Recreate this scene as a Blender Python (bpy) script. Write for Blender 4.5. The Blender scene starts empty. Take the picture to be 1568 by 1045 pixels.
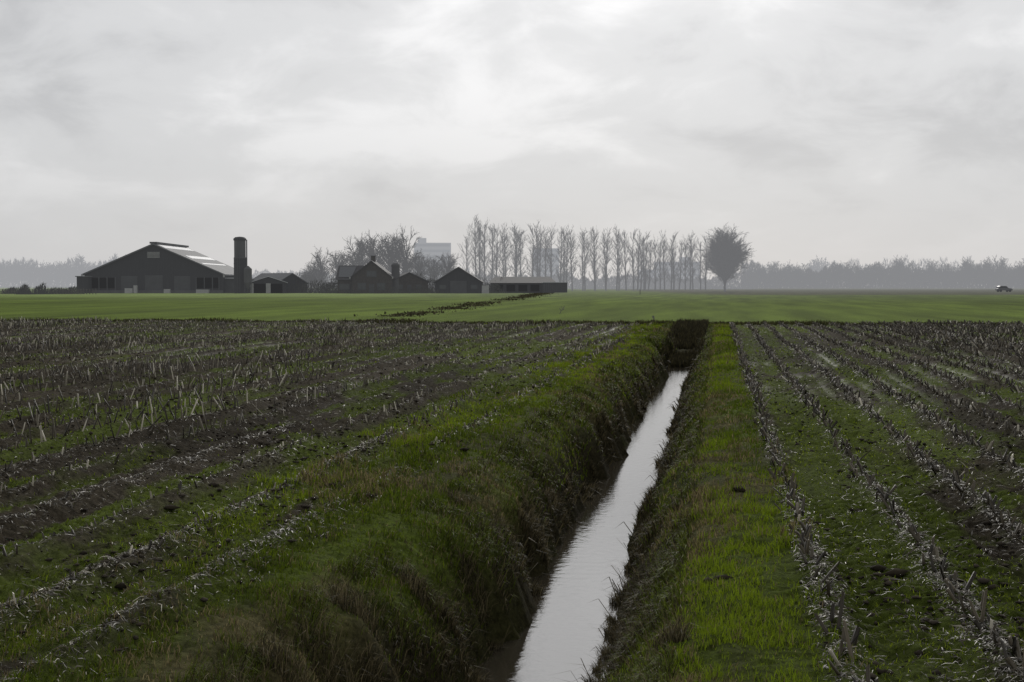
import bpy, math, numpy as np, random
from math import radians, sin, cos, tan, pi
from mathutils import Vector
rng = np.random.default_rng(7); random.seed(7)
S = bpy.context.scene
COL = S.collection
YAW = radians(8.26); CH = 1.8; F = 2178.0
def cam2w(px, d, z=0.0):
    xc = (px-784)/F*d
    return Vector((xc*cos(YAW)-d*sin(YAW), xc*sin(YAW)+d*cos(YAW), z))

# ---------------------------------------------------------------- noise
def vn(x, y, seed=0):
    x = np.asarray(x, dtype=np.float64); y = np.asarray(y, dtype=np.float64)
    xi = np.floor(x).astype(np.int64); yi = np.floor(y).astype(np.int64)
    fx = x-xi; fy = y-yi
    fx = fx*fx*(3-2*fx); fy = fy*fy*(3-2*fy)
    def h(a, b):
        v = (a*374761393 + b*668265263 + seed*974126177) & 0xffffffff
        v = ((v ^ (v >> 13))*1274126177) & 0xffffffff
        v = ((v ^ (v >> 16))*2246822519) & 0xffffffff
        return ((v ^ (v >> 15)) & 0xffff)/65535.0
    a = h(xi, yi); b = h(xi+1, yi); c = h(xi, yi+1); d = h(xi+1, yi+1)
    return (a*(1-fx)+b*fx)*(1-fy)+(c*(1-fx)+d*fx)*fy
def fbm(x, y, seed=0, o=4):
    s = 0; a = .5; t = 0
    for i in range(o):
        s = s+a*vn(x*2**i+i*7.3, y*2**i-i*3.1, seed+i*11); t += a; a *= .5
    return s/t
def ss(a, b, x):
    t = np.clip((x-a)/(b-a), 0, 1); return t*t*(3-2*t)

# ---------------------------------------------------------------- mesh helpers
def fast_mesh(name, V, Fc, mat, col=None, smooth=False):
    V = np.asarray(V, dtype=np.float32); Fc = np.asarray(Fc, dtype=np.int32)
    k = Fc.shape[1]
    me = bpy.data.meshes.new(name)
    me.vertices.add(len(V)); me.vertices.foreach_set("co", V.ravel())
    me.loops.add(Fc.size); me.loops.foreach_set("vertex_index", Fc.ravel())
    me.polygons.add(len(Fc))
    me.polygons.foreach_set("loop_start", np.arange(0, Fc.size, k, dtype=np.int32))
    me.polygons.foreach_set("loop_total", np.full(len(Fc), k, dtype=np.int32))
    me.update(calc_edges=True)
    if smooth: me.polygons.foreach_set("use_smooth", np.ones(len(Fc), dtype=bool))
    if col is not None:
        at = me.attributes.new("Col", 'FLOAT_COLOR', 'POINT')
        c4 = np.ones((len(V), 4), dtype=np.float32); c4[:, :col.shape[1]] = col
        at.data.foreach_set("color", c4.ravel())
    if mat: me.materials.append(mat)
    ob = bpy.data.objects.new(name, me); COL.objects.link(ob)
    return ob
def empty(name, loc, rotz=0):
    e = bpy.data.objects.new(name, None); COL.objects.link(e)
    e.location = loc; e.rotation_euler = (0, 0, rotz); e.empty_display_size = .5
    return e
def part(name, V, Fc, mat, parent=None, bevel=0):
    me = bpy.data.meshes.new(name); me.from_pydata([tuple(v) for v in V], [], Fc); me.update()
    me.materials.append(mat)
    ob = bpy.data.objects.new(name, me); COL.objects.link(ob)
    if parent: ob.parent = parent
    if bevel:
        m = ob.modifiers.new("b", 'BEVEL'); m.width = bevel; m.segments = 2
    return ob
BOXF = [(0,3,2,1),(4,5,6,7),(0,1,5,4),(1,2,6,5),(2,3,7,6),(3,0,4,7)]
def boxv(x0,x1,y0,y1,z0,z1):
    return [(x0,y0,z0),(x1,y0,z0),(x1,y1,z0),(x0,y1,z0),(x0,y0,z1),(x1,y0,z1),(x1,y1,z1),(x0,y1,z1)]
def box(name,x0,x1,y0,y1,z0,z1,mat,parent=None,bevel=0):
    return part(name, boxv(x0,x1,y0,y1,z0,z1), BOXF, mat, parent, bevel)
def boxes(name, lst, mat, parent=None):
    V=[];Fc=[]
    for b in lst:
        o=len(V); V+=boxv(*b); Fc+=[tuple(i+o for i in f) for f in BOXF]
    return part(name,V,Fc,mat,parent)

# ---------------------------------------------------------------- materials
HZ = (0.55, 0.56, 0.585)
def nt(name):
    m = bpy.data.materials.new(name); m.use_nodes = True
    m.node_tree.nodes.clear()
    m.cycles.emission_sampling = 'NONE'
    return m, m.node_tree.nodes, m.node_tree.links
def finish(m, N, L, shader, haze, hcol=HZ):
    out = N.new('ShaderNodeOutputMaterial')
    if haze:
        e = N.new('ShaderNodeEmission'); e.inputs[0].default_value = (*hcol, 1)  # aerial haze painted in: pale emission mixed over the surface shader
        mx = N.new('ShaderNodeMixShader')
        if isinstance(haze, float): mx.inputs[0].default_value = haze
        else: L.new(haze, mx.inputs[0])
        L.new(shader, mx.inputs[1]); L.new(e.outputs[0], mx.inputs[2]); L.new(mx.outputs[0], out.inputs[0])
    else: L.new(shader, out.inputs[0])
def plain(name, col, rough=.8, haze=0.0, var=.35, scale=1.5, spec=.3, metal=0, stretch=(1,1,1)):
    m, N, L = nt(name)
    tc = N.new('ShaderNodeTexCoord'); mp = N.new('ShaderNodeMapping'); mp.inputs['Scale'].default_value = stretch
    L.new(tc.outputs['Object'], mp.inputs[0])
    n = N.new('ShaderNodeTexNoise'); n.inputs['Scale'].default_value = scale; n.inputs['Detail'].default_value = 6
    L.new(mp.outputs[0], n.inputs[0])
    r = N.new('ShaderNodeMapRange'); r.inputs[1].default_value=.3; r.inputs[2].default_value=.7
    r.inputs[3].default_value = 1-var; r.inputs[4].default_value = 1+var
    L.new(n.outputs[0], r.inputs[0])
    mu = N.new('ShaderNodeMix'); mu.data_type='RGBA'; mu.blend_type='MULTIPLY'; mu.inputs[0].default_value=1
    mu.inputs[6].default_value=(*col,1)
    cb = N.new('ShaderNodeCombineColor')
    for i in range(3): L.new(r.outputs[0], cb.inputs[i])
    L.new(cb.outputs[0], mu.inputs[7])
    p = N.new('ShaderNodeBsdfPrincipled'); p.inputs['Roughness'].default_value=rough
    p.inputs['Specular IOR Level'].default_value=spec; p.inputs['Metallic'].default_value=metal
    L.new(mu.outputs[2], p.inputs['Base Color'])
    finish(m,N,L,p.outputs[0],haze)
    return m
def vegmat(name, rough=.5, transl=.35, spec=.4):
    m, N, L = nt(name)
    a = N.new('ShaderNodeAttribute'); a.attribute_name='Col'
    p = N.new('ShaderNodeBsdfPrincipled'); p.inputs['Roughness'].default_value=rough
    p.inputs['Specular IOR Level'].default_value=spec
    L.new(a.outputs['Color'], p.inputs['Base Color'])
    t = N.new('ShaderNodeBsdfTranslucent'); L.new(a.outputs['Color'], t.inputs[0])
    mx = N.new('ShaderNodeMixShader'); mx.inputs[0].default_value=transl
    L.new(p.outputs[0], mx.inputs[1]); L.new(t.outputs[0], mx.inputs[2])
    finish(m,N,L,mx.outputs[0],0.0)
    return m

# ---------------------------------------------------------------- terrain
YEND = 68.0
def rim_y(x): return YEND + 1.0*(fbm(x*.25, x*0+3, 91, 3)-.5)*2
def wob(y, s): return (.22*(vn(y*.35, y*0+s, s)-.5)+.24*(vn(y*.9, y*0+s, s+3)-.5)+.12*(vn(y*3.2, y*0+s, s+5)-.5)+.06*(vn(y*8, y*0+s, s+9)-.5))
PX = np.array([-3.2,-2.75,-2.3,-1.98,-1.80,-1.66,-1.55,-0.86,-0.78,-0.66,-0.46,-0.20,0.10])
PZ = np.array([ 0.0, .05,-.03,-.20,-.50,-.86,-1.02,-1.02,-.86,-.56,-.30,-.06,0.0])
def ditch(x, y):
    mid = -1.2
    w = np.where(x < mid, wob(y, 21), wob(y, 57)*.85)
    rimw = np.where(x < -1.8, .5*(fbm(y*.45, y*0, 23, 3)-.5)*ss(-1.75,-2.3,x), .25*(fbm(y*.6, y*0, 29, 3)-.5)*ss(-.7,-.3,x))
    xs = x + (w+rimw)*ss(2.6, 1.2, np.abs(x-mid)) + np.where(x<mid,.26,.08)*ss(10,6.5,y)
    z = np.interp(xs, PX, PZ)
    return z*(1-ss(46, 69, y))
ROW0R, ROW0L, RS = 0.6, -3.05, 0.75
def rowphase(x):
    xr = np.where(x > -1, (x-ROW0R)/RS, (x-ROW0L)/RS)
    return xr - np.round(xr), np.round(xr)
def in_field(x, y):
    f = np.where(x > -1, ss(.35, .6, x), ss(-2.5, -2.95, x))
    return f*ss(rim_y(x)+.6, rim_y(x)-.4, y)
def height(x, y):
    f = in_field(x, y); ph, k = rowphase(x)
    near = ss(45, 20, y)*ss(40, 15, np.abs(x))
    z = ditch(x, y)
    bank = np.clip(-z/.5, 0, 1)
    ra = .4+1.2*fbm(x*.2+k*5, y*.25, 88, 3)
    z = z + f*ra*(.050*np.exp(-(ph/.13)**2) - .040*np.exp(-((np.abs(ph)-.3)/.12)**2))
    rib = np.sin((y+.5*fbm(x*1.5, y*1.5, 5, 2))*2*pi/.16)*ss(.1, .2, np.abs(ph))
    z = z + f*near*.022*rib*np.where(x > 0, 1, .5)*ss(.22, .45, vn(x*.8, y*.3, 77))
    z = z + (fbm(x*.35, y*.2, 3, 3)-.5)*.12*ss(600, 100, y)
    z = z + (fbm(x*3, y*3, 9, 4)-.5)*(.09+.14*bank)*ss(130, 40, y)
    z = z + (np.abs(fbm(x*9, y*9, 15, 3)-.5))*.08*near*(1-bank*.3)
    return z
def greenmask(x, y):
    ph, k = rowphase(x)
    f = in_field(x, y)
    g = fbm(x*.40+k*1.3, y*.10, 31, 3)*.55+fbm(x*1.8, y*.8, 33, 4)*.45
    g = ss(.42, .57, g+.08*ss(.08,.3,np.abs(ph))-.04)
    right_edge = ss(4.2, 1.0, x)*np.where(x > 0, 1, 0)*.6*ss(.35,.6,fbm(x*3,y*2,39,3))
    left_edge = ss(-5.0, -2.9, x)*np.where(x < -1, 1, 0)*.85*ss(.36,.56,fbm(x*2,y*1,43,3))
    strip = .30+.70*ss(.36, .55, fbm(x*1.2, y*.6, 41, 4))
    strip = np.where(x > -1, np.clip(strip+.2, 0, 1), strip)
    return np.clip(f*np.maximum(np.maximum(g*.9, right_edge),left_edge)+(1-f)*strip, 0, 1)

def spaced():
    xs = list(np.arange(-8, 4, .04))
    s=.04; x=4.
    while x < 5500:
        xs.append(x); s = .04+.0105*(x-4) if x < 40 else s*1.09; x += s
    x = -8-.04; s=.04
    while x > -5500:
        xs.append(x); s = .04+.0095*(-8-x) if x > -50 else s*1.08; x -= s
    ys = list(np.arange(-12, 4, .25)); y=4.
    while y < 6500:
        ys.append(y)
        y += max(.027, .0036*y) if y < 72 else .022*y
    return np.array(sorted(xs)), np.array(ys)
gx, gy = spaced()
X, Y = np.meshgrid(gx, gy); nx, ny = len(gx), len(gy)
Z = height(X, Y)
gm = greenmask(X, Y); f = in_field(X, Y); ph, k = rowphase(X)
soil = np.array([.023, .0190, .0125]); moss = np.array([.056, .079, .009]); dry = np.array([.080, .068, .032])
soil2 = np.array([.054, .046, .033])
C = np.zeros(X.shape+(3,))
sv = fbm(X*1.2, Y*.4, 61, 4)[..., None]
C[:] = soil*(1-sv)+soil2*sv
gg = (gm*.85)[..., None]
C = C*(1-gg)+moss*gg
dd = ((1-f)*ss(.52, .66, fbm(X*1.3, Y*.7, 71, 4))*.6)[..., None]
C = C*(1-dd)+dry*dd
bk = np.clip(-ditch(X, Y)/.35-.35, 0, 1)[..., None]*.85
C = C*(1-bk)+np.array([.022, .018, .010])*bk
far = ss(rim_y(X)-.3, rim_y(X)+.8, Y)[..., None]
Dp = -X*sin(YAW)+Y*cos(YAW); XC = X*cos(YAW)+Y*sin(YAW)
gf = np.zeros_like(C); gf[:] = np.array([.078, .112, .015])
v = fbm(X*.10, Y*.012, 81, 4)[..., None]
gf *= (.66+.66*v)
lf = (ss(0, -30, XC)*ss(200, 260, Dp))[..., None]
gf = gf*(1-lf)+np.array([.135, .185, .040])*lf
rb = (ss(270, 300, Dp)*ss(25, 45, XC-.02*Dp))[..., None]*.8
gf = gf*(1-rb)+np.array([.045, .040, .028])*rb
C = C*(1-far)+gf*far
fe = (np.exp(-((Y-rim_y(X))/1.0)**2)*.6)[..., None]
C = C*(1-fe)+np.array([.03,.03,.016])*fe
wet = f*ss(.60, .70, fbm(X*.5, Y*.12, 101, 3))*np.exp(-((np.abs(ph)-.3)/.13)**2)*ss(18,30,Y)
C4 = np.concatenate([C.reshape(-1, 3), wet.reshape(-1, 1)], axis=1)
idx = np.arange(nx*ny).reshape(ny, nx)
Fq = np.stack([idx[:-1, :-1], idx[:-1, 1:], idx[1:, 1:], idx[1:, :-1]], axis=-1).reshape(-1, 4)
m, N, L = nt("field_soil")
at = N.new('ShaderNodeAttribute'); at.attribute_name='Col'
geo = N.new('ShaderNodeNewGeometry')
n1 = N.new('ShaderNodeTexNoise'); n1.inputs['Scale'].default_value=18; n1.inputs['Detail'].default_value=8; n1.inputs['Roughness'].default_value=.7
L.new(geo.outputs['Position'], n1.inputs[0])
mp = N.new('ShaderNodeMapping'); mp.inputs['Scale'].default_value=(.35,.03,1); L.new(geo.outputs['Position'], mp.inputs[0])
n2 = N.new('ShaderNodeTexNoise'); n2.inputs['Scale'].default_value=1.3; n2.inputs['Detail'].default_value=7; L.new(mp.outputs[0], n2.inputs[0])
r1 = N.new('ShaderNodeMapRange'); r1.inputs[1].default_value=.3; r1.inputs[2].default_value=.7; r1.inputs[3].default_value=.3; r1.inputs[4].default_value=1.7
L.new(n1.outputs[0], r1.inputs[0])
r2 = N.new('ShaderNodeMapRange'); r2.inputs[1].default_value=.35; r2.inputs[2].default_value=.65; r2.inputs[3].default_value=.72; r2.inputs[4].default_value=1.28
L.new(n2.outputs[0], r2.inputs[0])
mm = N.new('ShaderNodeMath'); mm.operation='MULTIPLY'; L.new(r1.outputs[0], mm.inputs[0]); L.new(r2.outputs[0], mm.inputs[1])
vm = N.new('ShaderNodeVectorMath'); vm.operation='SCALE'; L.new(at.outputs['Color'], vm.inputs[0]); L.new(mm.outputs[0], vm.inputs['Scale'])
bp = N.new('ShaderNodeBump'); bp.inputs['Strength'].default_value=1.0; bp.inputs['Distance'].default_value=.035; L.new(n1.outputs[0], bp.inputs['Height'])
rr = N.new('ShaderNodeMapRange'); rr.inputs[3].default_value=.95; rr.inputs[4].default_value=.6; L.new(at.outputs['Alpha'], rr.inputs[0])
rs = N.new('ShaderNodeMapRange'); rs.inputs[3].default_value=.03; rs.inputs[4].default_value=.12; L.new(at.outputs['Alpha'], rs.inputs[0])
p = N.new('ShaderNodeBsdfPrincipled'); L.new(vm.outputs[0], p.inputs['Base Color']); L.new(rr.outputs[0], p.inputs['Roughness'])
L.new(rs.outputs[0], p.inputs['Specular IOR Level'])
L.new(bp.outputs[0], p.inputs['Normal'])
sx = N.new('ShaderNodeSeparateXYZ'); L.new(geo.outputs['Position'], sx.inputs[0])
hr = N.new('ShaderNodeMapRange'); hr.inputs[1].default_value=150; hr.inputs[2].default_value=1400; hr.inputs[3].default_value=0; hr.inputs[4].default_value=.55  # ground haze painted in as emission, growing with Y
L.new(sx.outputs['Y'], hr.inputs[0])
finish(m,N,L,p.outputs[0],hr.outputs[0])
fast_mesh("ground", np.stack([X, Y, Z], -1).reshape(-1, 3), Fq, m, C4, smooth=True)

# ---------------------------------------------------------------- water
m, N, L = nt("ditch_water_surface")
geo = N.new('ShaderNodeNewGeometry')
n1 = N.new('ShaderNodeTexNoise'); n1.inputs['Scale'].default_value=9; n1.inputs['Detail'].default_value=5; L.new(geo.outputs['Position'], n1.inputs[0])
bp = N.new('ShaderNodeBump'); bp.inputs['Strength'].default_value=.14; bp.inputs['Distance'].default_value=.02; L.new(n1.outputs[0], bp.inputs['Height'])
p = N.new('ShaderNodeBsdfPrincipled'); p.inputs['Base Color'].default_value=(.035,.030,.022,1); p.inputs['Roughness'].default_value=.03
p.inputs['IOR'].default_value=2.4; L.new(bp.outputs[0], p.inputs['Normal'])
finish(m,N,L,p.outputs[0],0.0)
WZ=-.88
wy = np.linspace(-10, 62, 60)
V=[];Fc=[]
for i,yv in enumerate(wy):
    V += [(-2.3,yv,WZ),(-.3,yv,WZ)]
    if i: Fc.append((2*i-2,2*i-1,2*i+1,2*i))
fast_mesh("ditch_water", V, Fc, m)

# ---------------------------------------------------------------- blades
def blades(P, Ln, W, lean, laz, col, droop=0.0):
    n=len(P); az = rng.uniform(0, 2*pi, n)
    s = np.stack([np.cos(az), np.sin(az), np.zeros(n)], -1)*(W/2)[:, None]
    l = np.stack([np.cos(laz), np.sin(laz), np.zeros(n)], -1)
    up = np.array([0, 0, 1.])
    mid = P + up*(Ln*.58*np.cos(lean*.6))[:, None] + l*(Ln*.58*np.sin(lean*.6))[:, None]
    tip = mid + up*(Ln*.45*np.cos(lean*1.6+droop))[:, None] + l*(Ln*.45*np.sin(lean*1.6+droop))[:, None]
    V = np.stack([P-s, P+s, mid-s*.75, mid+s*.75, tip], 1).reshape(-1, 3)
    b = (np.arange(n)*5)[:, None, None]
    T = np.array([[0,1,3],[0,3,2],[2,3,4]])[None]+b
    c = np.repeat(col[:, None, :], 5, axis=1)
    return V, T.reshape(-1, 3), c.reshape(-1, 3)
def lerp(a, b, t): return np.asarray(a)*(1-t[:, None])+np.asarray(b)*t[:, None]
def joinb(lst):
    V=[];T=[];C=[];o=0
    for v,t,c in lst:
        V.append(v);T.append(t+o);C.append(c);o+=len(v)
    return np.concatenate(V),np.concatenate(T),np.concatenate(C)
def logy(n,a,b): return a*(b/a)**rng.random(n)
G=[]
for (a,b,n,kind) in [(-4.4,-1.75,250000,0),(-.55,.75,110000,1)]:
    x=rng.uniform(a,b,n); y=logy(n,5.0,69)
    g=greenmask(x,y); z=height(x,y)
    edge = ss(-4.3,-2.7,x+(fbm(y*.8,x*.8,207,3)-.5)*2.2) if kind==0 else ss(.75,.25,x+(fbm(y*.9,x,209,2)-.5)*.8)
    clump = ss(.35,.6,fbm(x*6,y*6,201,2))
    keep = rng.random(n) < (.18+.82*g)*edge*(.25+.75*clump); x,y,z,g,clump=[q[keep] for q in (x,y,z,g,clump)]
    n=len(x)
    tall = ss(.5,.7,fbm(x*.9,y*.5,203,3))
    Ln=(.025+.04*rng.random(n)+.07*tall*rng.random(n))*(.55+.65*clump)
    W=.0048*(np.maximum(y,6)/7)**.85
    dn=ss(.50,.64,fbm(x*1.3,y*.7,71,4))
    isdry = rng.random(n) < (.11+.6*dn*(1-.3*kind)+.2*(x<-1.8)*(x>-2.2)*(1-kind)+.25*kind*(x<-.1))
    t=rng.random(n); big=fbm(x*.7,y*.35,211,3)
    br=np.clip(t*.6+ss(.34,.56,big)*.6-.1,0,1)
    cg=lerp((.044,.066,.007),(.205,.275,.014) if kind==0 else (.175,.24,.013),br*(.4+.6*g)); cd=lerp((.055,.045,.020),(.25,.205,.105),t**1.3)
    col=np.where(isdry[:,None],cd,cg)
    G.append(blades(np.stack([x,y,z-.005],-1),Ln,W,rng.uniform(.1,1.0,n),rng.uniform(0,2*pi,n),col))
n=340000
y=logy(n,5.0,80); x=y*rng.uniform(-.62,.27,n)
f=in_field(x,y); g=greenmask(x,y); ph,k=rowphase(x)
dens=np.where(x>0,.42,.8)*(.4+.6*ss(.4,.6,fbm(x*5,y*5,215,2)))*ss(.06,.2,np.abs(ph))
keep=rng.random(n)<f*(g*dens+.02); x,y,g=x[keep],y[keep],g[keep]; n=len(x); z=height(x,y)
t=np.clip(rng.random(n)*.6+ss(.4,.6,fbm(x*.6,y*.25,213,3))*.5,0,1)
col=lerp((.038,.054,.008),(.175,.225,.015),t)
G.append(blades(np.stack([x,y,z-.003],-1),.015+.022*rng.random(n)+.0004*y,.006*(np.maximum(y,6)/7)**.9,rng.uniform(.2,1.2,n),rng.uniform(0,2*pi,n),col))
n=24000
x=rng.uniform(-60,30,n); y=rim_y(x)+rng.normal(0,.6,n); z=height(x,y)
hh=fbm(x*.6,x*0,77,3)
col=lerp((.02,.022,.010),(.075,.07,.03),rng.random(n)**1.5)
G.append(blades(np.stack([x,y,z],-1),.05+.26*rng.random(n)*hh,np.full(n,.035),rng.uniform(0,.8,n),rng.uniform(0,2*pi,n),col))
V,T,C_=joinb(G)
fast_mesh("grass", V, T, vegmat("grass_blades",.6,.5,.06), C_)

# ditch bank vegetation
G=[]
for side,n in ((-1,85000),(1,80000)):
    y=logy(n,4.5,68)
    x=rng.uniform(-2.45,-1.58,n) if side<0 else rng.uniform(-.9,-.2,n)
    cl=fbm(x*3,y*2.2,301 if side<0 else 305,3)
    keep=rng.random(n)<.15+.85*ss(.42,.62,cl); x,y,cl=x[keep],y[keep],cl[keep]; n=len(x)
    z=height(x,y); ok=z>WZ-.02; x,y,z,cl=x[ok],y[ok],z[ok],cl[ok]; n=len(x)
    laz=np.where(side<0,0,pi)+rng.normal(0,1.1,n)
    t=rng.random(n)**2.2
    col=lerp((.019,.016,.009),(.16,.13,.07),t)
    gsel=rng.random(n)<.15+.5*ss(-.6,-.1,z); tt=rng.random(n); col[gsel]=lerp((.030,.044,.007),(.12,.155,.014),tt)[gsel]
    hl=ss(WZ,WZ+.35,z)
    G.append(blades(np.stack([x,y,z-.01],-1),(.05+.11*rng.random(n)*ss(.4,.7,cl)+.05*rng.random(n))*(.35+.65*hl),.0045*(np.maximum(y,6)/7)**.85,rng.uniform(.3,1.2,n),laz,col,.3))
cl=[(-2.15,6.3,.28),(-2.2,7.0,.25),(-2.1,7.6,.32),(-2.15,8.3,.28),(-1.98,9.3,.22),(-.40,6.3,.20),(-.25,7.3,.18),(-.45,8.3,.18),(-1.75,13.6,.22),(-1.8,10.4,.2),(-2.2,12,.18)]
for i in range(190):
    yy=logy(1,6,60)[0]; s=random.random()<.5
    cl.append((random.uniform(-1.8,-1.6)-(.18 if yy<8 else 0) if s else random.uniform(-.84,-.70),yy,random.uniform(.05,.17)))
for (cx,cy,r) in cl:
    n=int(1500*r); a=rng.uniform(0,2*pi,n); q=np.sqrt(rng.random(n))*r*.6
    x=cx+q*np.cos(a); y=cy+q*np.sin(a); z=np.maximum(height(x,y),WZ-.02)
    laz=rng.uniform(0,2*pi,n)
    if r<.18: laz=np.where(cx<-1.2,0,pi)+rng.normal(0,.9,n)
    t=rng.random(n)**1.8
    G.append(blades(np.stack([x,y,z-.01],-1),(.07+.75*r*rng.random(n)),.0042*(max(cy,6)/7)**.85*np.ones(n),rng.uniform(.1,.95,n),laz,lerp((.022,.020,.011),(.20,.165,.09),t),.3))
n=320
y=logy(n,5.5,50); sd_=rng.random(n)<.4
x=np.where(sd_,-1.66,-.8)+rng.normal(0,.04,n); z=np.maximum(height(x,y),WZ)
G.append(blades(np.stack([x,y,z],-1),.15+.25*rng.random(n),.006*(np.maximum(y,6)/7)**.85,rng.uniform(.6,1.3,n),np.where(sd_,0,pi)+rng.normal(0,.6,n),lerp((.02,.018,.012),(.12,.10,.05),rng.random(n)),.2))
for (y0,y1,n) in [(47,53,5000),(55,68,9000)]:
    x=rng.uniform(-1.9,-.5,n); y=rng.uniform(y0,y1,n); z=np.maximum(height(x,y),WZ)
    G.append(blades(np.stack([x,y,z-.02],-1),.10+.25*rng.random(n),np.full(n,.03),rng.uniform(0,.7,n),rng.uniform(0,2*pi,n),lerp((.014,.013,.008),(.08,.07,.035),rng.random(n)**2)))
V,T,C_=joinb(G)
fast_mesh("bank_grass", V, T, vegmat("dead_grass",.6,.3,.08), C_)

# ---------------------------------------------------------------- maize stubble
def stalks(P, H, R, tx, ty, col):
    n=len(P); az=rng.uniform(0,pi/2,n)
    vs=[]
    top=P+np.stack([tx*H,ty*H,H],-1)
    for base,rs in ((P,1.15),(top,.85)):
        for j in range(4):
            a=az+j*pi/2
            off=np.stack([np.cos(a),np.sin(a),np.zeros(n)],-1)*(R*rs)[:,None]
            if rs<1: off[:,2]=(np.cos(a*1+az*7)*R*.9)
            vs.append(base+off)
    V=np.stack(vs,1).reshape(-1,3)
    Q=np.array([[0,1,5,4],[1,2,6,5],[2,3,7,6],[3,0,4,7],[4,5,6,7]])[None]+(np.arange(n)*8)[:,None,None]
    return V,Q.reshape(-1,4),np.repeat(col,8,axis=0)
def row_pts(k0, k1, x0, sgn, step, ymin, ymax):
    xs=[];ys=[];ks=[]
    for k in range(k0,k1):
        xr=x0+sgn*k*RS
        yv=np.arange(ymin,ymax,step)+rng.normal(0,.04,len(np.arange(ymin,ymax,step)))
        m_=(xr/yv>-.64)&(xr/yv<.30)
        yv=yv[m_]
        xs.append(xr+rng.normal(0,.035,len(yv))); ys.append(yv); ks.append(np.full(len(yv),k))
    return np.concatenate(xs),np.concatenate(ys),np.concatenate(ks)
def straw_col(n,pale):
    t=rng.random(n)**2.0
    c=lerp((.017,.014,.009),(.085,.070,.045),t)
    q=rng.random(n)<pale  # pale share: light straw, with glints painted in as colour
    c[q]=lerp((.12,.105,.075),(.42,.39,.31),rng.random(n)**1.3)[q]
    return c
St=[]
x,y,k=row_pts(0,60,ROW0L,-1,.13,4.5,67.5)
den=fbm(x*.35+k*3,y*.12,401,3); keep=rng.random(len(x))<ss(.28,.48,den)*.97; x,y,k,den=x[keep],y[keep],k[keep],den[keep]
n=len(x); z=height(x,y); H=(.05+.13*rng.random(n))*(.55+.9*ss(.4,.65,fbm(x*.3,y*.1,405,2)))*(.65+.35*ss(-4,-8,x))
St.append(stalks(np.stack([x,y,z-.02],-1),H+.02,.006+.004*rng.random(n)+.0001*y,rng.normal(0,.3,n),rng.normal(0,.3,n),straw_col(n,.20)))
x,y,k=row_pts(0,22,ROW0R,1,.08,4.5,67.5)
den=fbm(x*.35+k*3,y*.15,411,3); keep=rng.random(len(x))<.5+.5*ss(.3,.5,den); x,y,k=x[keep],y[keep],k[keep]
n=len(x); z=height(x,y); H=(.03+.08*rng.random(n))*(1+.8*ss(3,8,x))
St.append(stalks(np.stack([x,y,z-.02],-1),H+.02,.008+.005*rng.random(n)+.00012*y,rng.normal(0,.45,n),rng.normal(0,.45,n),straw_col(n,.07)))
def tall_bits():
    x=np.array([.6,.62,.57,.63,.59,1.36,1.34,1.37,.6,1.33,.61]);y=np.array([7.2,6.6,8.3,6.0,9.8,7.6,9.0,6.6,12.,11.,14.])
    n=len(x); return stalks(np.stack([x,y,height(x,y)-.02],-1),rng.uniform(.10,.2,n),np.full(n,.010),rng.normal(0,.25,n),rng.normal(0,.2,n),straw_col(n,0)*1.3)
St.append(tall_bits())
V,Q,C_=joinb(St)
fast_mesh("maize_stubble", V, Q, vegmat("maize_stalk",.5,.0,.25), C_)
def litter(n, rows, pale, wm=1.0, lm=1.0, only=None, side=0):
    y=logy(n,4.8,67); x=y*rng.uniform(-.6,.27,n)
    if side<0: x=-2.7-y*.6*rng.random(n)
    if side>0: x=.4+y*.27*rng.random(n)
    if only: x=np.full(n,only)+RS*rng.integers(0,12,n)
    ph,k=rowphase(x)
    if rows: x=x-ph*RS+rng.normal(0,.06,n)
    keep=(in_field(x,y)>.6)&(rng.random(n)<(.3+.7*ss(.4,.6,fbm(x*.4+k*3,y*.2,421,3)))); x,y=x[keep],y[keep]; n=len(x)
    z=height(x,y)+.006; az=rng.uniform(0,pi,n)
    Ln=(.02+.09*rng.random(n)**2.2)*(.7+.012*y)*lm; W=(.003+.005*rng.random(n))*(.6+.03*y)*wm
    d=np.stack([np.cos(az),np.sin(az),rng.normal(.05,.28,n)],-1)*Ln[:,None]/2
    s=np.stack([-np.sin(az),np.cos(az),rng.normal(0,.5,n)],-1)*W[:,None]/2
    P=np.stack([x,y,z],-1); up=np.array([0,0,1.])*(Ln*rng.uniform(0,.2,n))[:,None]
    V=np.stack([P-d-s*.6,P-d+s*.6,P+up-s,P+up+s,P+d-s*.2,P+d+s*.2],1).reshape(-1,3)
    Q=np.array([[0,1,3,2],[2,3,5,4]])[None]+(np.arange(n)*6)[:,None,None]
    return V,Q.reshape(-1,4),np.repeat(straw_col(n,pale),6,axis=0)
V,Q,C_=joinb([litter(60000,False,.15,lm=1.1,side=-1),litter(65000,True,.20,1.1,1.15,side=-1),litter(30000,False,.06,side=1),litter(34000,True,.10,side=1),litter(40000,True,.03,1.6,1.0,ROW0R)])
fast_mesh("maize_litter", V, Q, vegmat("maize_leaf_litter",.5,.1,.28), C_)
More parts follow.
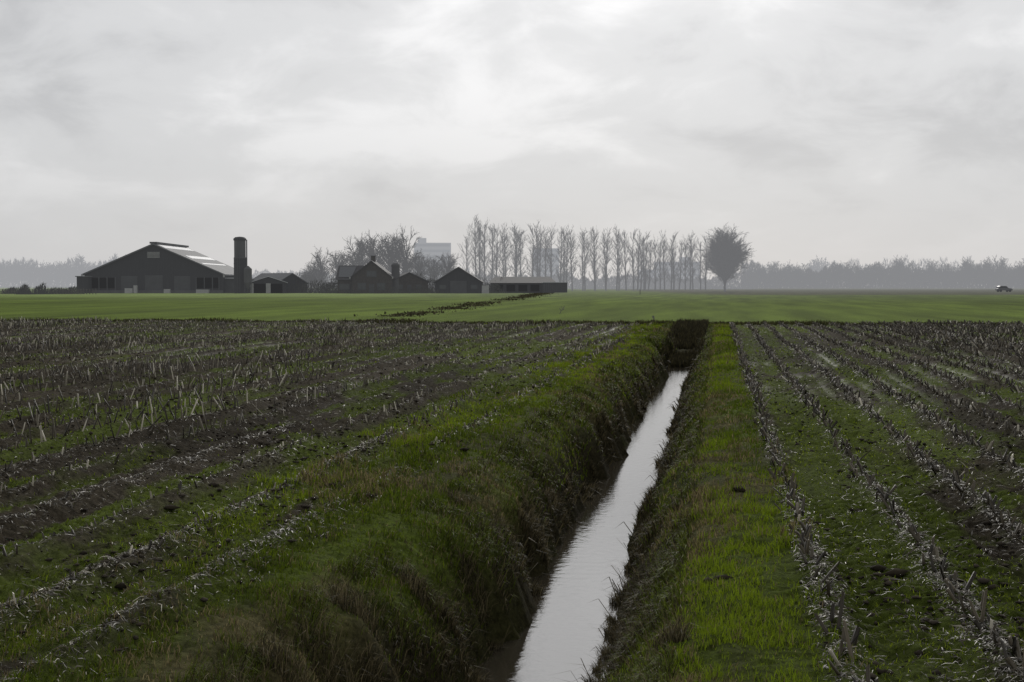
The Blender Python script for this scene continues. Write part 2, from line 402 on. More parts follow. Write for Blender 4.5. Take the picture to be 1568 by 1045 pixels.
# clods of earth
def clods(x,y,r,col):
    n=len(x)
    B=np.array([[1,0,0],[-1,0,0],[0,1,0],[0,-1,0],[0,0,1],[0,0,-1],[.7,.7,.3],[-.7,.7,.35],[-.7,-.7,.3],[.7,-.7,.35]],float)
    Fc=np.array([[0,6,4],[6,2,4],[2,7,4],[7,1,4],[1,8,4],[8,3,4],[3,9,4],[9,0,4],[6,0,5],[2,6,5],[7,2,5],[1,7,5],[8,1,5],[3,8,5],[9,3,5],[0,9,5]])
    J=B[None]*(rng.uniform(.6,1.35,(n,10,1)))*np.stack([rng.uniform(.7,1.6,n),rng.uniform(.7,1.3,n),rng.uniform(.35,.8,n)],-1)[:,None,:]*r[:,None,None]
    a=rng.uniform(0,2*pi,n)[:,None]; ca,sa=np.cos(a),np.sin(a)
    V=np.stack([J[...,0]*ca-J[...,1]*sa+x[:,None],J[...,0]*sa+J[...,1]*ca+y[:,None],J[...,2]+(height(x,y)+r*.15)[:,None]],-1)
    T=Fc[None]+(np.arange(n)*10)[:,None,None]
    return V.reshape(-1,3),T.reshape(-1,3),np.repeat(col,10,axis=0)
n=26000
y=logy(n,4.8,45); x=y*rng.uniform(-.6,.27,n); keep=(in_field(x,y)>.5)&(rng.random(n)<.15+.85*ss(.45,.6,fbm(x*1.1,y*.6,431,3))); x,y=x[keep],y[keep]; n=len(x)
c1=clods(x,y,.006+.022*rng.random(n)**2.5+.0004*y,lerp((.016,.013,.010),(.055,.047,.036),rng.random(n)))
bx=np.array([-2.05,-2.0,-2.12,-.05,.05,1.0,1.1,-3.6,-4.4,-2.7,.2,-2.4]);by=np.array([11.6,11.75,11.5,8.6,8.7,9.1,9.05,8.2,11.,15.,12.5,17.])
c2=clods(bx,by,rng.uniform(.035,.07,len(bx)),lerp((.014,.012,.008),(.03,.025,.017),rng.random(len(bx))))
V,T,C_=joinb([c1,c2])
fast_mesh("earth_clods", V, T, vegmat("earth",.95,.0,.05), C_)

# soil berm running through the cereal field
n=5200
t=rng.random(n); A=cam2w(560,69); B=cam2w(832,335)
t=t**1.6; P=np.stack([A.x+(B.x-A.x)*t,A.y+(B.y-A.y)*t,np.zeros(n)],-1)
wv=(fbm(t*40,t*0,501,3)-.5)*2.2
P[:,0]+=rng.normal(0,.7+.6*t,n)+wv; P[:,1]+=rng.normal(0,.9,n)
P[:,2]=height(P[:,0],P[:,1])-.02
hh=.03+.20*rng.random(n)**1.5*ss(.35,.6,fbm(t*60,t*0,503,2))+.08*t*rng.random(n)
v1=blades(P,hh,np.full(n,.05)+.25*t+.1*rng.random(n),rng.uniform(0,1.2,n),rng.uniform(0,2*pi,n),lerp((.03,.027,.016),(.10,.09,.05),rng.random(n)**1.2))
fast_mesh("field_ditch_edge", *v1[:2], vegmat("rough_soil_edge",.8,.1,.1), v1[2])

# ---------------------------------------------------------------- trees
def tree_mesh(segs):
    A=np.array([s[0] for s in segs]);B=np.array([s[1] for s in segs]);r0=np.array([s[2] for s in segs]);r1=np.array([s[3] for s in segs])
    D=B-A; D/=np.linalg.norm(D,axis=1)[:,None]+1e-9
    ref=np.where(np.abs(D[:,2:3])>.9,np.array([[1.,0,0]]),np.array([[0,0,1.]]))
    U=np.cross(D,ref); U/=np.linalg.norm(U,axis=1)[:,None]; W=np.cross(D,U)
    vs=[]
    for base,r in ((A,r0),(B,r1)):
        for j in range(3):
            a=j*2*pi/3; vs.append(base+(U*cos(a)+W*sin(a))*r[:,None])
    V=np.stack(vs,1).reshape(-1,3)
    Q=np.array([[0,1,4,3],[1,2,5,4],[2,0,3,5]])[None]+(np.arange(len(segs))*6)[:,None,None]
    return V,Q.reshape(-1,4)
def grow(segs,p,d,length,r,level,R,up=.15,nseg=4,kids=(0,6,5),kang=.6,klen=.45,wig=.15,minr=.02):
    st=length/nseg; pts=[p.copy()]; dirs=[]
    for i in range(nseg):
        d=d+np.array([R.gauss(0,wig),R.gauss(0,wig),R.gauss(0,wig*.5)+up]); d/=np.linalg.norm(d)
        q=p+d*st; ra=max(minr,r*(1-i/nseg*.8)); rb=max(minr,r*(1-(i+1)/nseg*.8))
        segs.append((p,q,ra,rb)); p=q; pts.append(p); dirs.append(d)
    if level<len(kids) and kids[level]:
        for j in range(kids[level]):
            u=R.uniform(.2,1.0)*nseg; i=min(int(u),nseg-1)
            b=pts[i]+(pts[i+1]-pts[i])*(u-i)
            az=np.array([R.gauss(0,1),R.gauss(0,1),R.gauss(0,.6)]); az-=dirs[i]*az.dot(dirs[i]); az/=np.linalg.norm(az)
            nd=dirs[i]*cos(kang)+az*sin(kang)
            grow(segs,b,nd,length*klen*R.uniform(.6,1.2),r*.5,level+1,R,up,max(2,nseg-1),kids,kang,klen,wig,minr)
def poplar(seed,H=22):
    R=random.Random(seed); s=[]; p=np.zeros(3); d=np.array([0,0,1.]); pts=[p]
    n=12; lx=R.gauss(0,.03)
    for i in range(n):
        d=np.array([lx+R.gauss(0,.035),R.gauss(0,.035),1.]); q=p+d*H/n
        s.append((p,q,.36*(1-i/n)+.04,.36*(1-(i+1)/n)+.04)); p=q; pts.append(p)
    for j in range(50):
        u=R.uniform(.10,.98); i=min(int(u*n),n-1); b=pts[i]+(pts[i+1]-pts[i])*(u*n-i)
        a=R.uniform(0,2*pi); el=R.uniform(.6,1.2)
        d=np.array([cos(a)*cos(el),sin(a)*cos(el),sin(el)])
        ln=H*(.07+.17*sin(pi*min(1,(u*.8+.15))))*R.uniform(.5,1.3)
        grow(s,b,d,ln,.09,1,R,up=.10,nseg=4,kids=(0,6,1),kang=.5,klen=.36,wig=.10,minr=.024)
    return tree_mesh(s)
def broad(seed,H=18,Rd=6.5,nl=110,base=.22,kids=(0,9,4),minr=.025,elmin=-.1,r=.16,rlo=.55,low=.62,up=.03):
    R=random.Random(seed); s=[]; p=np.zeros(3); pts=[p]; n=8; Ht=H*.62
    for i in range(n):
        q=np.array([R.gauss(0,.12),R.gauss(0,.12),Ht*(i+1)/n]); s.append((p,q,.42*(1-i/n*.8),.42*(1-(i+1)/n*.8))); p=q; pts.append(p)
    cz=H*(base+(1-base)*.5); rz=H*(1-base)*.5
    for j in range(nl):
        a=R.uniform(0,2*pi); e=R.uniform(-1,1); rr=R.uniform(rlo,.92)
        ce=math.sqrt(1-e*e)
        tgt=np.array([cos(a)*ce*Rd*rr,sin(a)*ce*Rd*rr,cz+e*rz*rr])
        bz=min(Ht*.98,max(H*base*.5,tgt[2]*low-.5)); i=min(int(bz/Ht*n),n-1); b=pts[i]+(pts[i+1]-pts[i])*(bz/Ht*n-i)
        d=tgt-b; ln=np.linalg.norm(d)+.1; d/=ln
        grow(s,b,d,ln,r*(.5+.5*ln/Rd),1,R,up=up,nseg=4,kids=kids,kang=.7,klen=.34,wig=.10,minr=minr)
    return tree_mesh(s)
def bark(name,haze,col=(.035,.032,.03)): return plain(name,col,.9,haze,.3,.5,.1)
bark_pop=bark("poplar_bark",.28,(.05,.048,.045)); bark_mid=bark("bark_mid",.20); bark_round=bark("bark_round",.26); bark_far=bark("bark_far",.43); bark_vfar=bark("bark_very_far",.58)  # farther bark carries a larger share of painted haze
def meshonly(name,VQ,mat):
    ob=fast_mesh(name,VQ[0],VQ[1],mat); me=ob.data; bpy.data.objects.remove(ob); return me
def inst(me,name,loc,sc,rz,parent=None,sz=None):
    ob=bpy.data.objects.new(name,me); COL.objects.link(ob); ob.location=loc; ob.rotation_euler=(0,0,rz)
    ob.scale=(sc,sc,sz or sc)
    if parent: ob.parent=parent
    return ob
pops=[meshonly("poplar",poplar(s),bark_pop) for s in (1,2,3,4,5,6)]
row=empty("poplar_row",(0,0,0))
npop=32
for i in range(npop):
    t=i/(npop-1); px=715+(985-715)*t+random.uniform(-5,5); d=1/((1-t)/475+t/560)
    inst(pops[i%6],"poplar_%d"%i,cam2w(px,d),random.uniform(.92,1.06)*(1.0 if i else .88),random.uniform(0,6),row)
row2=empty("poplar_row",(0,0,0))
for i in range(14):
    px=980+i*7.6+random.uniform(-3,3); inst(pops[(i*5)%6],"poplar_%d"%i,cam2w(px,600),random.uniform(.90,1.04),random.uniform(0,6),row2)
rt=fast_mesh("round_bare_tree",*broad(11,H=20.0,Rd=7.8,nl=330,base=.20,kids=(0,10,4),minr=.028,rlo=.45,low=.5,up=.0),bark_round)
rt.location=cam2w(1110,450)
tb=[meshonly("bare_tree",broad(20+i,H=18,Rd=5.5,nl=60,base=.2,kids=(0,8,4),minr=.028),bark_mid) for i in range(3)]
for (px,d,H) in [(548,400,17.5),(573,410,18.5),(600,400,18.6),(622,405,18.8),(520,395,12),(492,390,12.5),(478,400,9.5),(642,420,13),(665,430,11.5),(686,430,12.5),(470,400,7)]:
    inst(random.choice(tb),"bare_tree",cam2w(px,d),H/18*random.uniform(.95,1.05),random.uniform(0,6))
def thicket(name,px0,px1,d0,d1,H,n,mat,w=.45,depth=25,seedn=0,under=.6):
    px=rng.uniform(px0,px1,n); tt=(px-px0)/(px1-px0); d=d0+(d1-d0)*tt+rng.uniform(0,depth,n)
    xc=(px-784)/F*d
    X_=xc*cos(YAW)-d*sin(YAW); Y_=xc*sin(YAW)+d*cos(YAW)
    top=H*(.62+.85*(fbm(px*.045,px*0+seedn,600+seedn,4)-.38)+.26*vn(px*.35,px*0,610+seedn))
    z=top*rng.random(n)**.8*.97
    Ln=H*.06+H*.13*rng.random(n)
    V,T,c=blades(np.stack([X_,Y_,np.maximum(z-Ln*.4,0)],-1),Ln,w*(.4+rng.random(n))*(1.1-.6*z/top),rng.uniform(0,.7,n),rng.uniform(0,2*pi,n),np.ones((n,3))*.1)
    return fast_mesh(name,V,T,mat)
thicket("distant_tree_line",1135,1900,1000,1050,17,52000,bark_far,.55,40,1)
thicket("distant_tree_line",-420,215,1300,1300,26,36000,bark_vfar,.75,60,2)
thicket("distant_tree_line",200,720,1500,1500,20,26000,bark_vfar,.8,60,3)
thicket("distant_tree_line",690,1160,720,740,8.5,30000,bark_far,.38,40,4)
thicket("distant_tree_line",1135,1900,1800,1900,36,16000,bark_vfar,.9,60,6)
tl=[meshonly("far_tree",broad(40+i,H=18,Rd=5,nl=50,base=.12,kids=(0,8,3),minr=.06),bark_far) for i in range(3)]
tv=[meshonly("vfar_tree",broad(50+i,H=18,Rd=6,nl=50,base=.15,kids=(0,8,3),minr=.09),bark_vfar) for i in range(3)]
dt=empty("distant_trees",(0,0,0))
for i in range(120):
    px=1142+i*6.4+random.uniform(-5,5); inst(random.choice(tl),"tree_%d"%i,cam2w(px,990+random.uniform(0,40)),random.uniform(.72,1.2)*(1.06 if px>1360 else .98),random.uniform(0,6),dt)
dt=empty("distant_trees",(0,0,0))
for i in range(70):
    px=-420+i*9.2+random.uniform(-5,5); inst(random.choice(tv),"tree_%d"%i,cam2w(px,1290+random.uniform(0,40)),random.uniform(1.1,1.75),random.uniform(0,6),dt)
for (px,d,sc) in [(1375,985,1.3),(1530,985,1.3),(1600,985,1.3),(1480,985,1.25)]:
    inst(tl[0],"bare_tree",cam2w(px,d),sc,random.uniform(0,6))
inst(tv[0],"bare_tree",cam2w(1250,1500),1.95,1.0)
def shrub(px,d,w,H,mat,n=900):
    x=rng.normal(0,w/3.2,n); y=rng.normal(0,w/4,n); e=np.sqrt(np.clip(1-(x/(w*.62))**2,0,1))
    z=rng.random(n)*H*e*(.75+.5*vn(x*1.5+px,x*0,px))
    V,T,c=blades(np.stack([x,y,np.maximum(z-.3,0)],-1),.3+.5*rng.random(n),.04+.10*rng.random(n),rng.uniform(0,.9,n),rng.uniform(0,2*pi,n),np.ones((n,3))*.1)
    o=fast_mesh("shrub",V,T,mat); o.location=cam2w(px,d); return o
shmat=plain("shrub_twigs",(.022,.024,.016),.9,.07,.3,.5,.1); hemat=plain("hedge_twigs",(.03,.03,.022),.9,.18,.3,.5,.1)
for (px,d,w,H) in [(455,352,6,2.6),(482,350,8,3.2),(500,345,7,2.6),(512,352,5,3.6),(607,352,5,4),(625,350,9,4.2),(645,352,8,4.5),(660,350,6,3.2),(752,352,5,2.6),(770,360,8,3.5),(640,344,10,1.6),(590,340,9,1.5),(386,350,4,3.5),(540,341,10,1.2),(38,300,2.2,1.9),(62,305,2.6,2.2),(88,310,5,1.3),(110,312,4,1.6),(20,320,4,1.5)]:
    shrub(px,d,w,H,shmat)
for (px,d,w,H) in [(640,420,22,7),(680,430,20,7),(560,420,25,6),(500,400,18,6),(600,415,25,7),(720,430,14,4.5),(470,400,12,5)]:
    shrub(px,d,w,H,hemat,3500)

# ---------------------------------------------------------------- buildings
H1=.055  # share of haze painted into most farm building materials
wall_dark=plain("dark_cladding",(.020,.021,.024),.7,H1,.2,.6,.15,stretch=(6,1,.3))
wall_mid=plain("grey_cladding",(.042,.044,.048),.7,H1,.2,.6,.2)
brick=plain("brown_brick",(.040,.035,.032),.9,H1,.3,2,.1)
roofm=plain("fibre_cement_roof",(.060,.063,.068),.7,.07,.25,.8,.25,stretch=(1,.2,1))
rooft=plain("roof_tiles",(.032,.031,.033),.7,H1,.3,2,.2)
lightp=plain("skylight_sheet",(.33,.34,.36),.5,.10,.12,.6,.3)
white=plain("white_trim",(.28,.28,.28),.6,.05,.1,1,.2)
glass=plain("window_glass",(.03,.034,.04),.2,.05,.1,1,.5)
openm=plain("dark_opening",(.008,.008,.009),.9,.04,.1,1,.1)  # near-black colour that paints the shade inside openings
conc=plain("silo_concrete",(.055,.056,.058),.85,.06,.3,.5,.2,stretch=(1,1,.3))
def gable(e,W,Ln,he,hr,wm,rm,over=.5,th=.22,y0=0,x0=0,pre=""):
    h=W/2
    V=[(x0-h,y0,-.3),(x0+h,y0,-.3),(x0+h,y0,he),(x0,y0,hr),(x0-h,y0,he)]; V+=[(a,y0+Ln,c) for a,b,c in V]
    part(pre+"walls",V,[(0,1,2,3,4),(9,8,7,6,5),(0,5,6,1),(1,6,7,2),(4,9,5,0)],wm,e)
    sl=(hr-he)/h; xo=h+over; zo=he-sl*over+.03; a=y0-over; b=y0+Ln+over
    for sgn,nm in ((-1,"roof_left"),(1,"roof_right")):
        V=[(x0,a,hr+.03),(x0+sgn*xo,a,zo),(x0+sgn*xo,b,zo),(x0,b,hr+.03)]; V+=[(p,q,r+th) for p,q,r in V]
        fs=[(0,1,2,3),(7,6,5,4),(0,4,5,1),(1,5,6,2),(2,6,7,3),(3,7,4,0)]
        part(pre+nm,V,fs,rm,e)
def roof_panel(e,nm,W,he,hr,u0,u1,ya,yb,mat,th=.34,sgn=1,x0=0):
    h=W/2; zz=lambda u:hr+(he-hr)*u+th
    V=[(x0+sgn*h*u0,ya,zz(u0)),(x0+sgn*h*u1,ya,zz(u1)),(x0+sgn*h*u1,yb,zz(u1)),(x0+sgn*h*u0,yb,zz(u0))]
    V+=[(p,q,r+.06) for p,q,r in V]
    part(nm,V,[(0,1,2,3),(7,6,5,4),(0,4,5,1),(1,5,6,2),(2,6,7,3),(3,7,4,0)],mat,e)
e=empty("dairy_barn",cam2w(236,350),YAW)
gable(e,34,34,4.6,11.9,wall_dark,roofm,.7,.3)
roof_panel(e,"ridge_skylight",34,4.6,11.9,.03,.16,1,33,lightp)
roof_panel(e,"side_skylight_1",34,4.6,11.9,.40,.50,4,33,lightp)
roof_panel(e,"side_skylight_2",34,4.6,11.9,.66,.70,2,30,lightp)
box("ridge_vent",-.9,.9,-.3,34.3,12.15,12.6,wall_mid,e)
box("peak_louvre",-1.6,1.6,-.12,-.003,8.6,10.2,wall_mid,e)
boxes("louvre_slats",[(-1.5,1.5,-.2,-.125,8.75+i*.3,8.87+i*.3) for i in range(5)],white,e)
boxes("barn_doors",[(-8,-4,-.1,-.003,0,4.2),(-2.2,2.2,-.1,-.003,0,4.4),(5,9,-.1,-.003,0,4.2)],wall_mid,e)
boxes("bay_shade_panels",[(-15.5,-9.5,-.06,-.003,1.2,3.8),(10.5,16,-.06,-.003,1.2,3.8)],openm,e)  # flat dark panels on the wall paint the shade inside the bays
boxes("bay_posts",[(x,x+.25,-.16,-.065,.0,4.0) for x in (-15.6,-13.6,-11.6,-9.6,10.3,12.3,14.3,15.9)],wall_mid,e)
boxes("plinth",[(-17.05,17.05,-.3,-.17,0,.7)],conc,e)
boxes("barge_boards",[(-17.6,-17.2,-.9,-.72,3.9,4.6),(17.2,17.6,-.9,-.72,3.9,4.6)],white,e)
boxes("machinery",[(-6.5,-4.6,-2.6,-1.2,0,1.2),(-4.4,-3.6,-2.4,-1.3,0,1.9),(3,4.5,-2.5,-1.5,0,1.0),(11,14,-3,-1.5,0,.9)],white,e)
box("lean_to",-17.9,-15.2,-3.5,-.31,0,4.0,wall_dark,e); box("lean_to_roof",-18.2,-15,-3.8,-.32,4.0,4.2,roofm,e)
box("side_store",17.05,20,2,14,0,3.6,wall_mid,e); box("side_store_roof",17.1,20.4,1.6,14.4,3.62,3.8,lightp,e)
def ring(prof,n=28):
    V=[];Fc=[]
    for i,(r,z) in enumerate(prof):
        for j in range(n): V.append((r*cos(2*pi*j/n),r*sin(2*pi*j/n),z))
        if i:
            for j in range(n): Fc.append(((i-1)*n+j,(i-1)*n+(j+1)%n,i*n+(j+1)%n,i*n+j))
    return V,Fc
e=empty("tower_silo",cam2w(368,340),YAW)
part("silo_shell",*ring([(1.45,-.2),(1.45,8.6),(1.36,8.62),(1.36,12.6)]),conc,e)
part("silo_cap",*ring([(1.37,12.6),(1.52,12.61),(1.52,13.05),(1.1,13.4),(.01,13.55)]),wall_dark,e)
part("silo_bands",*ring([(1.5,0.0)]+[q for i in range(7) for q in ((1.455,1.2*i+1-.001),(1.5,1.2*i+1),(1.5,1.2*i+1.15),(1.455,1.2*i+1.151))]),wall_dark,e)
boxes("silo_ladder",[(-.3,-.22,-1.75,-1.66,0,13),(.22,.3,-1.75,-1.66,0,13)]+[(-.22,.22,-1.74,-1.68,.4*i+.3,.4*i+.36) for i in range(31)],wall_mid,e)
box("filler_pipe",1.5,1.75,-.12,.12,0,12.8,wall_mid,e)
e=empty("feed_silo",cam2w(380,338),YAW)
part("hopper",*ring([(.15,1.0),(.95,2.6),(.95,5.8),(.2,6.5),(.01,6.55)]),conc,e)
boxes("legs",[(-.8,-.68,-.8,-.68,0,2.8),(.68,.8,-.8,-.68,0,2.8),(-.8,-.68,.68,.8,0,2.8),(.68,.8,.68,.8,0,2.8)],wall_mid,e)
e=empty("white_roof_shed",cam2w(411,345),YAW+.15)
gable(e,8.5,12,2.6,4.0,wall_dark,lightp,.4,.12); boxes("shed_doors",[(-3.4,-.6,-.06,-.003,0,2.3),(.6,3.4,-.06,-.003,0,2.3)],openm,e); boxes("door_frames",[(-.55,.55,-.09,-.004,0,2.4),(-4.2,-3.5,-.09,-.004,0,2.4)],white,e)
e=empty("lean_roof_shed",cam2w(447,350),YAW+.75)
gable(e,9,13,2.4,4.8,wall_dark,roofm,.4,.15); boxes("windows",[(-2.5,-1,-.06,-.003,1,2),(1,2.5,-.06,-.003,1,2)],glass,e)
e=empty("farmhouse",cam2w(569,338),YAW)
gable(e,9.2,11,4.0,7.6,brick,rooft,.5,.2)
part("wing_walls",[(-8.2,1.2,-.3),(-4.6,1.2,-.3),(-4.6,9.5,-.3),(-8.2,9.5,-.3),(-8.2,1.2,3.2),(-4.6,1.2,3.2),(-4.6,9.5,3.2),(-8.2,9.5,3.2)],BOXF,brick,e)
part("wing_roof",[(-8.7,.7,3.22),(-4.62,.7,3.22),(-1.2,5.2,6.7),(-8.4,5.2,6.7),(-8.7,10,3.22),(-4.62,10,3.22)],[(0,1,2,3),(3,2,5,4),(0,3,4),(0,4,5,1)],rooft,e)
part("solar_panels",[(-8.0,1.3,3.9),(-4.9,1.3,3.9),(-4.0,4.6,6.45),(-8.0,4.6,6.45)],[(0,1,2,3)],glass,e)
boxes("window_frames",[(-3.3,-1.3,-.05,-.003,.8,2.5),(1.3,3.3,-.05,-.003,.8,2.5),(-1.2,1.2,-.05,-.003,3.9,5.4),(-.6,.6,-.05,-.003,0,2.2),(-7.8,-5.2,1.12,1.197,.8,2.3)],wall_mid,e)
boxes("window_panes",[(-3.15,-2.35,-.09,-.052,.95,2.35),(-2.25,-1.45,-.09,-.052,.95,2.35),(1.45,2.25,-.09,-.052,.95,2.35),(2.35,3.15,-.09,-.052,.95,2.35),(-1.05,-.06,-.09,-.052,4.05,5.25),(.06,1.05,-.09,-.052,4.05,5.25),(-7.6,-5.4,1.06,1.118,.95,2.15)],glass,e)
box("chimney",-.5,.5,4,5,7.3,8.9,brick,e); box("chimney_cap",-.6,.6,3.9,5.1,8.9,9.05,wall_mid,e)
boxes("barge_boards",[(-5.2,-4.9,-.66,-.52,3.5,3.85),(4.9,5.2,-.66,-.52,3.5,3.85)],white,e)
e=empty("small_silo",cam2w(606,345),YAW)
part("shell",*ring([(1.0,-.2),(1.0,6.4),(1.08,6.42),(1.08,6.9),(.6,7.3),(.01,7.4)]),conc,e)
e=empty("farm_annex",cam2w(627,345),YAW+.2)
gable(e,9,9,2.8,4.9,brick,rooft,.4,.18); boxes("windows",[(-3,-1.6,-.06,-.003,1,2.1),(1.6,3,-.06,-.003,1,2.1)],glass,e); box("door",-.5,.5,-.06,-.003,0,2.1,wall_mid,e)
e=empty("small_barn",cam2w(702,345),YAW+.0)
gable(e,11.2,16,2.7,6.2,wall_dark,rooft,.5,.2)
boxes("barn_doors",[(-2,2,-.08,-.003,0,3)],wall_mid,e); boxes("windows",[(-4.6,-3,-.06,-.003,1,2),(3,4.6,-.06,-.003,1,2)],glass,e)
boxes("pale_side_panel",[(5.7,7.4,-.2,.1,0,1.9)],white,e)  # pale box at the right-hand side of the barn
e=empty("long_low_shed",cam2w(800,355),YAW)
part("shed_walls",boxv(-8,8,0,9,-.3,2.5),BOXF,wall_dark,e)
part("shed_roof",[(-8.6,-.6,2.52),(8.6,-.6,2.52),(8.6,9.6,2.52),(-8.6,9.6,2.52),(-7,4.5,4.1),(7,4.5,4.1)],[(0,3,2,1),(0,1,5,4),(1,2,5),(2,3,4,5),(3,0,4)],rooft,e)
boxes("opening_shade_panels",[(-7+i*3,-4.8+i*3,-.05,-.003,.4,2.1) for i in range(5)],openm,e)  # dark panels on the wall paint the shade behind the shed front
e=empty("site_container",cam2w(850,350),YAW)
box("container_body",-3,3,0,2.5,.15,2.6,wall_mid,e); boxes("container_ribs",[(-2.9+i*.5,-2.7+i*.5,-.05,-.003,.2,2.55) for i in range(12)],wall_dark,e); box("container_roof",-3.1,3.1,-.1,2.6,2.6,2.7,lightp,e)
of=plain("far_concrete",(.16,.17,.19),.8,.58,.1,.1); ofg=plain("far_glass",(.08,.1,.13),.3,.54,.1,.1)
def office(px,d,w,h,nfl,extra=None):
    e=empty("office_block",cam2w(px,d),YAW+.1)
    box("body",-w/2,w/2,0,14,-.5,h,of,e)
    boxes("window_bands",[(-w/2+.8,w/2-.8,-.1,-.01,h*(i+.35)/nfl,h*(i+.8)/nfl) for i in range(nfl)],ofg,e)
    if extra: box("plant_room",*extra,2,10,h,h+3,of,e)
office(663,900,23,29,8,(-9,-4)); office(838,880,15,25,8); office(1040,900,27,17,5,(2,8)); office(1000,900,14,12,4)

# ---------------------------------------------------------------- fence, car, small things
post=plain("weathered_post",(.06,.055,.05),.9,.05,.3,2)
e=empty("field_fence",(0,0,0))
Vv=[];Ff=[]
for i in range(46):
    q=cam2w(-60+i*4.6,306)
    o=len(Vv); h=1.15+random.uniform(-.1,.1); Vv+=boxv(q.x-.07,q.x+.07,q.y-.07,q.y+.07,-.1,h); Ff+=[tuple(a+o for a in f_) for f_ in BOXF]
part("posts",Vv,Ff,post,e)
a=cam2w(-60,306); b=cam2w(-60+45*4.6,306); Vv=[];Ff=[]
for z in (.5,.95):
    o=len(Vv); Vv+=[(a.x,a.y-.08,z),(b.x,b.y-.08,z),(b.x,b.y-.08,z+.05),(a.x,a.y-.08,z+.05)]; Ff.append((o,o+1,o+2,o+3))
part("wires",Vv,Ff,post,e)
paint=plain("car_paint",(.02,.022,.026),.3,.09,.05,1,.6); tyre=plain("tyre",(.012,.012,.012),.9,.08,.1,1)
e=empty("parked_car",cam2w(1537,420),YAW+.15)
prof=[(-2.3,.45),(-2.3,.95),(-2.15,1.08),(-1.9,1.65),(-1.5,1.78),(.3,1.76),(.95,1.18),(1.95,1.02),(2.25,.8),(2.28,.42)]
n=len(prof)
ob=part("body",[(x,-.9,z) for x,z in prof]+[(x,.9,z) for x,z in prof],[tuple(range(n)),tuple(range(2*n-1,n-1,-1))]+[(i,i+n,(i+1)%n+n,(i+1)%n) for i in range(n)],paint,e,.06)
part("side_windows",[(-1.85,-.93,1.15),(.75,-.93,1.15),(.2,-.93,1.66),(-1.6,-.93,1.66)],[(0,1,2,3)],glass,e)
part("windscreen",[(.98,-.75,1.2),(.98,.75,1.2),(.4,.75,1.72),(.4,-.75,1.72)],[(0,1,2,3)],glass,e)
for i,(wx,wyy) in enumerate([(-1.45,-.85),(1.45,-.85),(-1.45,.85),(1.45,.85)]):
    V,Fc=ring([(.01,-.13),(.36,-.13),(.36,.13),(.01,.13)],20)
    V=[(x+wx,z+wyy,y+.36) for x,y,z in V]; part("wheel_%d"%(i+1),V,Fc,tyre,e)
boxes("lights",[(2.22,2.3,-.8,-.5,.7,.85),(2.22,2.3,.5,.8,.7,.85)],white,e)
def weed(px,d,h):
    R=random.Random(px); s=[]
    grow(s,np.zeros(3),np.array([.1,0,1.]),h,.025,0,R,up=.05,nseg=4,kids=(5,3),kang=.8,klen=.4,wig=.2,minr=.012)
    o=fast_mesh("weed_stalk",*tree_mesh(s),post); q=cam2w(px,d); o.location=(q.x,q.y,float(height(np.array([q.x]),np.array([q.y]))[0])-.02)
weed(857,92,.5); weed(843,240,.8); weed(1002,71,.35)
e=empty("marker_post",cam2w(980,300),YAW); box("shaft",-.06,.06,-.06,.06,0,1.0,post,e); box("cap",-.09,.09,-.09,.09,1.0,1.15,white,e)

# ---------------------------------------------------------------- world
SUN_EL=radians(27); SUN_PX=1010
sun_az_cam=math.atan((SUN_PX-784)/F)
az=-YAW+sun_az_cam
sd=Vector((sin(az)*cos(SUN_EL),cos(az)*cos(SUN_EL),sin(SUN_EL)))
w=bpy.data.worlds.new("World"); S.world=w; w.use_nodes=True
N=w.node_tree.nodes; L=w.node_tree.links; N.clear()
out=N.new('ShaderNodeOutputWorld')
sky=N.new('ShaderNodeTexSky'); sky.sky_type='NISHITA'; sky.sun_disc=False; sky.sun_elevation=SUN_EL; sky.sun_rotation=az
b1=N.new('ShaderNodeBackground'); b1.inputs[1].default_value=.08; L.new(sky.outputs[0],b1.inputs[0])
tc=N.new('ShaderNodeTexCoord'); sp=N.new('ShaderNodeSeparateXYZ'); L.new(tc.outputs['Generated'],sp.inputs[0])
def M(op,a,b=None,c=None,clamp=False):
    n=N.new('ShaderNodeMath'); n.operation=op; n.use_clamp=clamp
    for i,v in enumerate((a,b,c)):
        if v is None: continue
        if isinstance(v,(int,float)): n.inputs[i].default_value=v
        else: L.new(v,n.inputs[i])
    return n.outputs[0]
zz=M('MAXIMUM',sp.outputs['Z'],0.0); den=M('ADD',zz,.36)
cx=M('DIVIDE',sp.outputs['X'],den); cy=M('DIVIDE',sp.outputs['Y'],den)
cv=N.new('ShaderNodeCombineXYZ'); L.new(cx,cv.inputs[0]); L.new(cy,cv.inputs[1])
def noise(scale,detail,rough,dist,off):
    mp=N.new('ShaderNodeMapping'); mp.inputs['Location'].default_value=off; L.new(cv.outputs[0],mp.inputs[0])
    n=N.new('ShaderNodeTexNoise'); n.inputs['Scale'].default_value=scale; n.inputs['Detail'].default_value=detail
    n.inputs['Roughness'].default_value=rough; n.inputs['Distortion'].default_value=dist; L.new(mp.outputs[0],n.inputs[0]); return n.outputs[0]
na=noise(1.7,4,.5,.3,(2.3,.7,0)); nb=noise(4.6,7,.57,.35,(5.1,1.9,3))
cl=M('ADD',M('MULTIPLY',na,.60),M('MULTIPLY',nb,.40))
rp=N.new('ShaderNodeValToRGB'); L.new(cl,rp.inputs[0])
cr=rp.color_ramp; cr.interpolation='EASE'
cr.elements[0].position=.39; cr.elements[0].color=(.58,.585,.60,1)
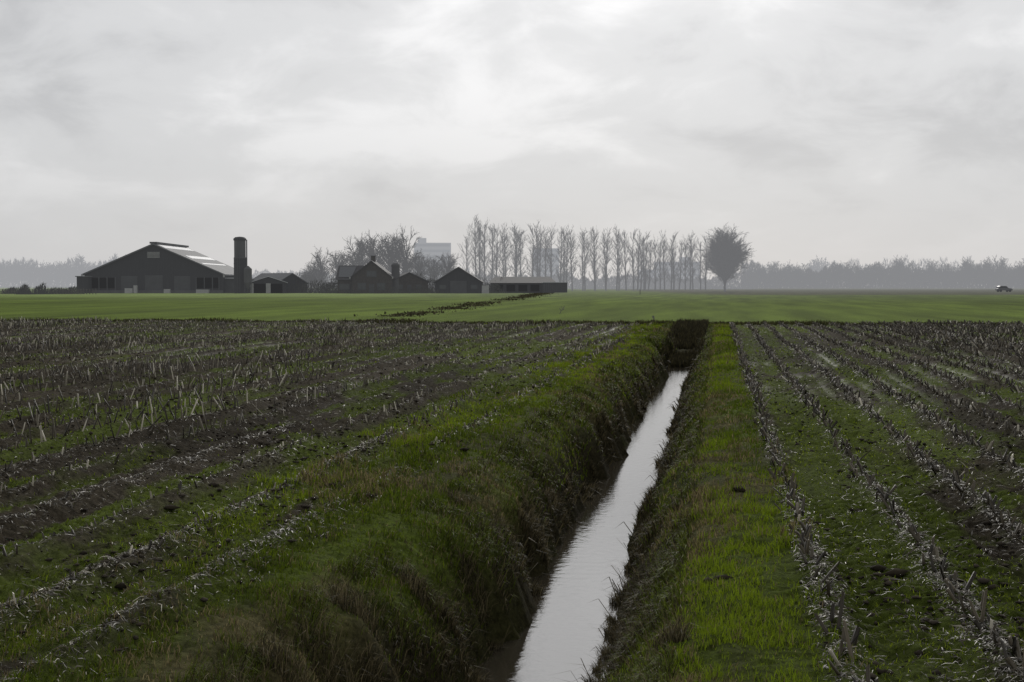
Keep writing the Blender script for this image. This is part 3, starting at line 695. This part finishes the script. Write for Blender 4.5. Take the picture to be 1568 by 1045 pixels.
cr.elements[1].position=.62; cr.elements[1].color=(.92,.92,.93,1)
e_=cr.elements.new(.5); e_.color=(.735,.74,.752,1)
hz=N.new('ShaderNodeMapRange'); hz.interpolation_type='SMOOTHSTEP'; hz.inputs[1].default_value=0; hz.inputs[2].default_value=.15; hz.inputs[3].default_value=.92; hz.inputs[4].default_value=0; L.new(zz,hz.inputs[0])
mx=N.new('ShaderNodeMix'); mx.data_type='RGBA'; L.new(hz.outputs[0],mx.inputs[0]); L.new(rp.outputs[0],mx.inputs[6]); mx.inputs[7].default_value=(.66,.665,.68,1)
dp=N.new('ShaderNodeVectorMath'); dp.operation='DOT_PRODUCT'; L.new(tc.outputs['Generated'],dp.inputs[0]); dp.inputs[1].default_value=sd
gl=M('POWER',M('MAXIMUM',dp.outputs['Value'],0.0),9.0)
gl2=M('POWER',M('MAXIMUM',dp.outputs['Value'],0.0),60.0)
st=M('ADD',.84,M('ADD',M('MULTIPLY',gl,.24),M('MULTIPLY',gl2,1.0)))
b2=N.new('ShaderNodeBackground'); L.new(mx.outputs[2],b2.inputs[0]); L.new(st,b2.inputs[1])
ms=N.new('ShaderNodeMixShader'); ms.inputs[0].default_value=.96; L.new(b1.outputs[0],ms.inputs[1]); L.new(b2.outputs[0],ms.inputs[2]); L.new(ms.outputs[0],out.inputs[0])
sl=bpy.data.lights.new("sun",'SUN'); sl.energy=1.4; sl.angle=radians(12); sl.color=(1,.96,.9)
so=bpy.data.objects.new("sun",sl); COL.objects.link(so); so.rotation_euler=sd.to_track_quat('Z','Y').to_euler()

# ---------------------------------------------------------------- camera
cd=bpy.data.cameras.new("camera"); cd.lens=50; cd.sensor_width=36; cd.clip_start=.1; cd.clip_end=12000
co=bpy.data.objects.new("camera",cd); COL.objects.link(co); co.location=(0,0,CH)
co.rotation_euler=(radians(90)-math.atan(84.5/F),0,YAW)
S.camera=co
S.view_settings.view_transform='Standard'; S.view_settings.look='None'; S.view_settings.exposure=0; S.view_settings.gamma=1
print("verts ground",nx*ny)
